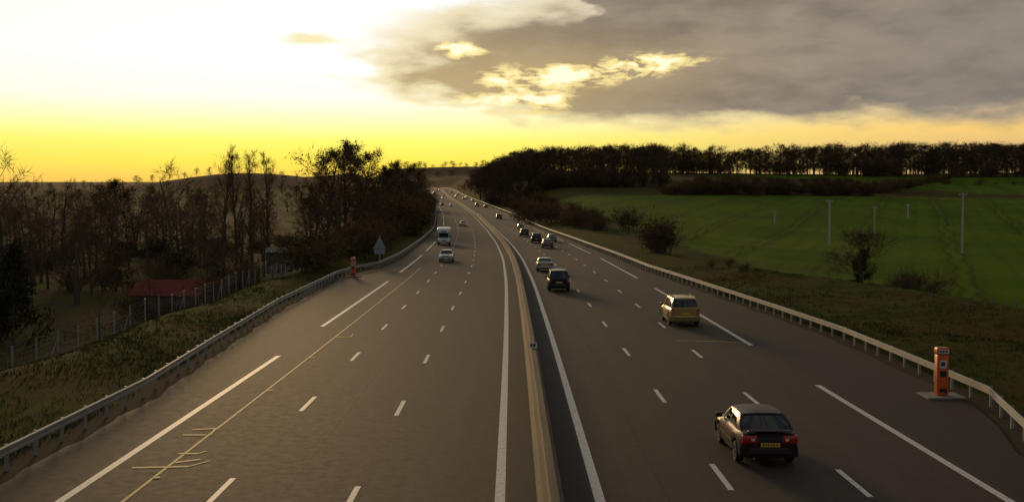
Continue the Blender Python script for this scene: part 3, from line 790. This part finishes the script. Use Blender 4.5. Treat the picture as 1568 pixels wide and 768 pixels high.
# ------------------------------------------------------------------ fences
def fence(name,pts,h=1.9,pw=.04,wire=.006):
    mb=MB(); prev=None; k=0
    for X,d in pts:
        z=float(T(X,d)); mb.box(X-pw,X+pw,d-pw,d+pw,z-.3,z+h,0)
        if k%4==0:
            mb.tube((X,d,z+h*.8),(X+.1,d+1.3,z),.025,.025,4); mb.tube((X,d,z+h*.8),(X-.1,d-1.3,z),.025,.025,4)
        if prev:
            for q in np.linspace(.1,h-.05,7): mb.tube((prev[0],prev[1],prev[2]+q),(X,d,z+q),wire,wire,3)
            for q in np.linspace(.08,.92,7):
                a=Vector((prev[0],prev[1],prev[2])).lerp(Vector((X,d,z)),q); mb.tube(a,a+Vector((0,0,h-.05)),wire*.7,wire*.7,3)
        prev=(X,d,z); k+=1
    return mb.obj(name,[M_sign if pw>.035 else M_wire])
fence('wire_fence',[(float(cx(d))-27.5-max(0,(100-d))*.05,d) for d in np.arange(48,190,3.)],1.9,.036,.005)
fence('wire_fence',[(float(cx(d))+np.interp(d,[90,130,200,400],[40,38,29,24]),d) for d in np.arange(92,330,4.)],1.3,.03,.004)

# ------------------------------------------------------------------ poles
def pole(px,yt,d,arm=.7):
    X=PX(px,d); h=HT(px,yt,d); mb=MB()
    mb.tube((0,0,-.5),(0,0,h),.24,.17,8,0,True); mb.box(-arm,arm,-.08,.08,h-.40,h-.22,0)
    for q in (-arm*.9,0,arm*.9): mb.tube((q,0,h-.22),(q,0,h-.02),.05,.04,6,0,True)
    o_=mb.obj('utility_pole',[M_pole]); o_.location=(X,d,float(T(X,d)))
pole(1270,306,230); pole(1339,316,270); pole(1474,295,205); pole(955,312,290); pole(1390,312,330); pole(1186,322,300)
# ------------------------------------------------------------------ sheds
def shed(name,px,d,w,l,h,rh,roofm,rot,open_=False):
    X=PX(px,d); e=E(name); z=float(T(X,d)); e.location=(X,d,z); e.rotation_euler=(0,0,rot)
    mb=MB(); mb.box(-w/2,w/2,-l/2,l/2,-.6,h,0); mb.add([(-w/2,-l/2,h),(w/2,-l/2,h),(0,-l/2,h+rh),(-w/2,l/2,h),(w/2,l/2,h),(0,l/2,h+rh)],[(0,1,2),(5,4,3)],0)
    mb.obj('walls',[M_wall],parent=e)
    mb=MB(); o_=.35
    for sg in (1,-1):
        a=[(0,-l/2-o_,h+rh+.05),(0,l/2+o_,h+rh+.05),(sg*(w/2+o_),l/2+o_,h-.14),(sg*(w/2+o_),-l/2-o_,h-.14)]
        mb.add(a+[(p[0],p[1],p[2]+.1) for p in a],[(0,1,2,3),(7,6,5,4),(0,4,5,1),(1,5,6,2),(2,6,7,3),(3,7,4,0)],0)
    mb.obj('roof',[roofm],parent=e)
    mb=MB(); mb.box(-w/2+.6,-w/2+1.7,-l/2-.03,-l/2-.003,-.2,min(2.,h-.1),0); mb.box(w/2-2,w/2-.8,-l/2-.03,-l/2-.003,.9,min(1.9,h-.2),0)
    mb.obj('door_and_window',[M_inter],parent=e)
shed('red_roof_shed',268,124,5.5,7.4,1.5,1.3,M_roof,math.radians(80))
shed('garden_shed',433,190,3.6,4.6,3.0,.5,M_slab,math.radians(85))
random.seed(5)
for px,d,h in ((205,114,2.6),(232,113,1.7),(258,114,2.0),(300,112,1.6),(330,113,2.6),(280,110,1.4)): inst(random.choice(bush[:2]),PX(px,d),d,h,b,'bush',1.2)
inst(bare[1],PX(225,112),112,5.5,w,'woodland_tree',.7); inst(bare[2],PX(318,112),112,6,w,'woodland_tree',.7)

# ------------------------------------------------------------------ world
AZ=-14.; EL=7.
wd=bpy.data.worlds.new('World'); scene.world=wd; wd.use_nodes=True
t=NT(wd.node_tree); bg=t.n['Background']
gen=t.n.new('ShaderNodeTexCoord').outputs['Generated']
x,y,z=t.sep(gen)
u=t.m('MULTIPLY',t.m('ARCTAN2',x,y),57.2958); v=t.m('MULTIPLY',t.m('ARCSINE',z),57.2958)
n1=t.noise(t.comb(t.m('MULTIPLY',u,.16),t.m('MULTIPLY',v,.42)),1.,4,.55)
n2=t.noise(t.comb(t.m('MULTIPLY',u,.09),t.m('MULTIPLY',v,.34),3.),1.,4,.5)
n3=t.noise(t.comb(t.m('MULTIPLY',u,.32),t.m('MULTIPLY',v,.95),7.),1.,5,.52)
def vp(vv): return (vv+1)/31.
glow=t.ramp(t.lin(v,-1,30,0,1),[(vp(-1),(.80,.42,.09)),(vp(1.0),(.94,.58,.09)),(vp(1.9),(1.,.78,.09)),(vp(2.9),(1.,.90,.16)),(vp(3.9),(1.,.98,.48)),(vp(5.0),(1.,1.,.82)),(vp(7),(1.,1.,.95)),(vp(22),(.62,.64,.66)),(vp(30),(.42,.46,.51))])
side=t.ramp(t.lin(v,-1,30,0,1),[(vp(-1),(.50,.33,.19)),(vp(2.5),(.66,.43,.20)),(vp(3.4),(.86,.53,.15)),(vp(4.4),(.76,.55,.28)),(vp(8),(.5,.43,.35)),(vp(30),(.24,.26,.30))])
us=t.m('SUBTRACT',u,-6.)
du=t.m('ADD',t.m('DIVIDE',t.m('MAXIMUM',us,0.),18.),t.m('DIVIDE',t.m('MINIMUM',us,0.),46.))
gf=t.m('EXPONENT',t.m('MULTIPLY',t.m('MULTIPLY',du,du),-1.))
clear=t.mix(gf,side,glow)
clear=t.mix(1.,clear,(1.12,1.12,1.12),'MULTIPLY')
up_=t.m('ADD',u,t.m('MULTIPLY',t.m('SUBTRACT',n1,.5),9.)); vp_=t.m('ADD',v,t.m('MULTIPLY',t.m('SUBTRACT',n3,.5),2.6))
vlow=t.lin(u,-6.5,3.,5.3,3.75)
M1=t.ss(t.m('SUBTRACT',vp_,vlow),-.5,.85)
vup=t.m('ADD',t.m('ADD',t.m('MULTIPLY',t.m('ADD',up_,6.),.17),8.2),t.m('MULTIPLY',t.m('MAXIMUM',t.m('SUBTRACT',up_,3.),0.),1.6))
M2=t.ss(t.m('SUBTRACT',vp_,vup),1.1,-1.1)
M3=t.ss(t.m('ADD',u,t.m('MULTIPLY',t.m('SUBTRACT',n3,.5),9.)),-8.4,-3.2)
M=t.m('MULTIPLY',t.m('MULTIPLY',M1,M2),M3)
M4=t.m('MULTIPLY',t.ss(v,13,22),t.ss(n2,.42,.60))
def gauss(u0,v0,su,sv,tilt=0.):
    a=t.m('SUBTRACT',u,u0); b_=t.m('SUBTRACT',t.m('SUBTRACT',v,v0),t.m('MULTIPLY',a,tilt))
    a=t.m('DIVIDE',a,su); b_=t.m('DIVIDE',b_,sv)
    return t.m('EXPONENT',t.m('MULTIPLY',t.m('ADD',t.m('MULTIPLY',a,a),t.m('MULTIPLY',b_,b_)),-1.))
C=gauss(1.0,6.05,2.8,.60,.02)
for a in ((6.2,6.55,3.0,.62,.12),(-2.7,7.4,1.3,.45,-.1),(0.2,4.9,3.,.45,0.)): C=t.m('ADD',C,gauss(*a))
wide=gauss(1.5,6.,8.,1.9,.03)
nc=t.noise(t.comb(t.m('MULTIPLY',u,.62),t.m('MULTIPLY',v,1.7),1.),1.,6,.6,dist=.25)
cf=t.m('MULTIPLY',C,t.m('MULTIPLY',t.m('MAXIMUM',t.m('SUBTRACT',nc,.33),0.),5.8))
body=t.m('MULTIPLY',M,t.m('SUBTRACT',1.,t.ss(cf,.3,1.2)))
Mt=t.m('MAXIMUM',body,M4)
dens=t.ss(t.m('ADD',t.m('MULTIPLY',n2,.5),t.m('MULTIPLY',n3,.5)),.36,.64)
cc=t.mix(dens,(.215,.175,.140),(.34,.28,.215))
cc=t.mix(t.m('MULTIPLY',t.ss(nc,.4,.7),.20),cc,(.42,.34,.25))
warm=t.m('MULTIPLY',t.ss(t.m('ADD',u,t.m('MULTIPLY',v,1.2)),17.,-1.),.62)
cc=t.mix(warm,cc,(.62,.48,.25))
cc=t.mix(t.m('MULTIPLY',wide,.40),cc,(.66,.47,.18))
cc=t.mix(t.m('MULTIPLY',t.ss(u,8,26),.4),cc,(.205,.19,.185))
rim=t.m('MULTIPLY',t.m('MULTIPLY',Mt,t.m('SUBTRACT',1.,Mt)),4.)
col=t.mix(Mt,clear,cc)
col=t.mix(t.m('MULTIPLY',t.m('MULTIPLY',M,t.ss(cf,.22,.75)),.9),col,(1.,.77,.24))
col=t.mix(t.m('MULTIPLY',M,t.ss(cf,.6,1.1)),col,(1.15,1.10,.74))
col=t.mix(t.m('MULTIPLY',rim,t.m('MULTIPLY',gf,.5)),col,(1.,.82,.40))
sm=t.m('MULTIPLY',gauss(-9.9,7.75,1.8,.42,0.),t.m('MULTIPLY',nc,2.))
col=t.mix(t.m('MULTIPLY',t.ss(sm,.3,1.1),.8),col,(.94,.80,.38))
sm=t.m('MULTIPLY',gauss(.3,4.35,3.2,.16,0.),t.m('MULTIPLY',nc,2.))
col=t.mix(t.m('MULTIPLY',t.ss(sm,.3,1.1),.6),col,(1.,.72,.22))
sk=t.n.new('ShaderNodeTexSky'); sk.sky_type='NISHITA'; sk.sun_disc=False; sk.sun_elevation=math.radians(EL); sk.sun_rotation=math.radians(AZ)
sk.air_density=1.; sk.dust_density=2.
nis=t.mix(1.,sk.outputs[0],(.09,.09,.09),'MULTIPLY')
back=t.mix(t.ss(n2,.35,.65),nis,(.23,.21,.20))
bf=t.ss(t.m('ABSOLUTE',u),40.,90.)
bf=t.m('MAXIMUM',bf,t.ss(v,30.,50.))
col=t.mix(bf,col,back)
col=t.mix(t.ss(v,-.5,-3.),col,(.12,.10,.08))
t.l.new(col,bg.inputs['Color']); bg.inputs['Strength'].default_value=1.0
wd.cycles.sampling_method='MANUAL'; wd.cycles.sample_map_resolution=512
sl=bpy.data.lights.new('sun','SUN'); sl.energy=1.5; sl.angle=math.radians(10.); sl.color=(1.,.64,.28)
so=bpy.data.objects.new('sun',sl); scene.collection.objects.link(so)
dirv=Vector((math.sin(math.radians(AZ))*math.cos(math.radians(EL)),math.cos(math.radians(AZ))*math.cos(math.radians(EL)),math.sin(math.radians(EL))))
so.rotation_euler=dirv.to_track_quat('Z','Y').to_euler()
cam=bpy.data.cameras.new('camera'); co=bpy.data.objects.new('camera',cam); scene.collection.objects.link(co)
cam.lens=F/1568*36; cam.sensor_width=36; cam.clip_end=20000; cam.clip_start=.1
co.location=(0,0,HC); co.rotation_euler=(math.radians(90-2.49),0,0)
scene.camera=co
scene.view_settings.view_transform='Standard'; scene.view_settings.look='None'; scene.view_settings.exposure=0
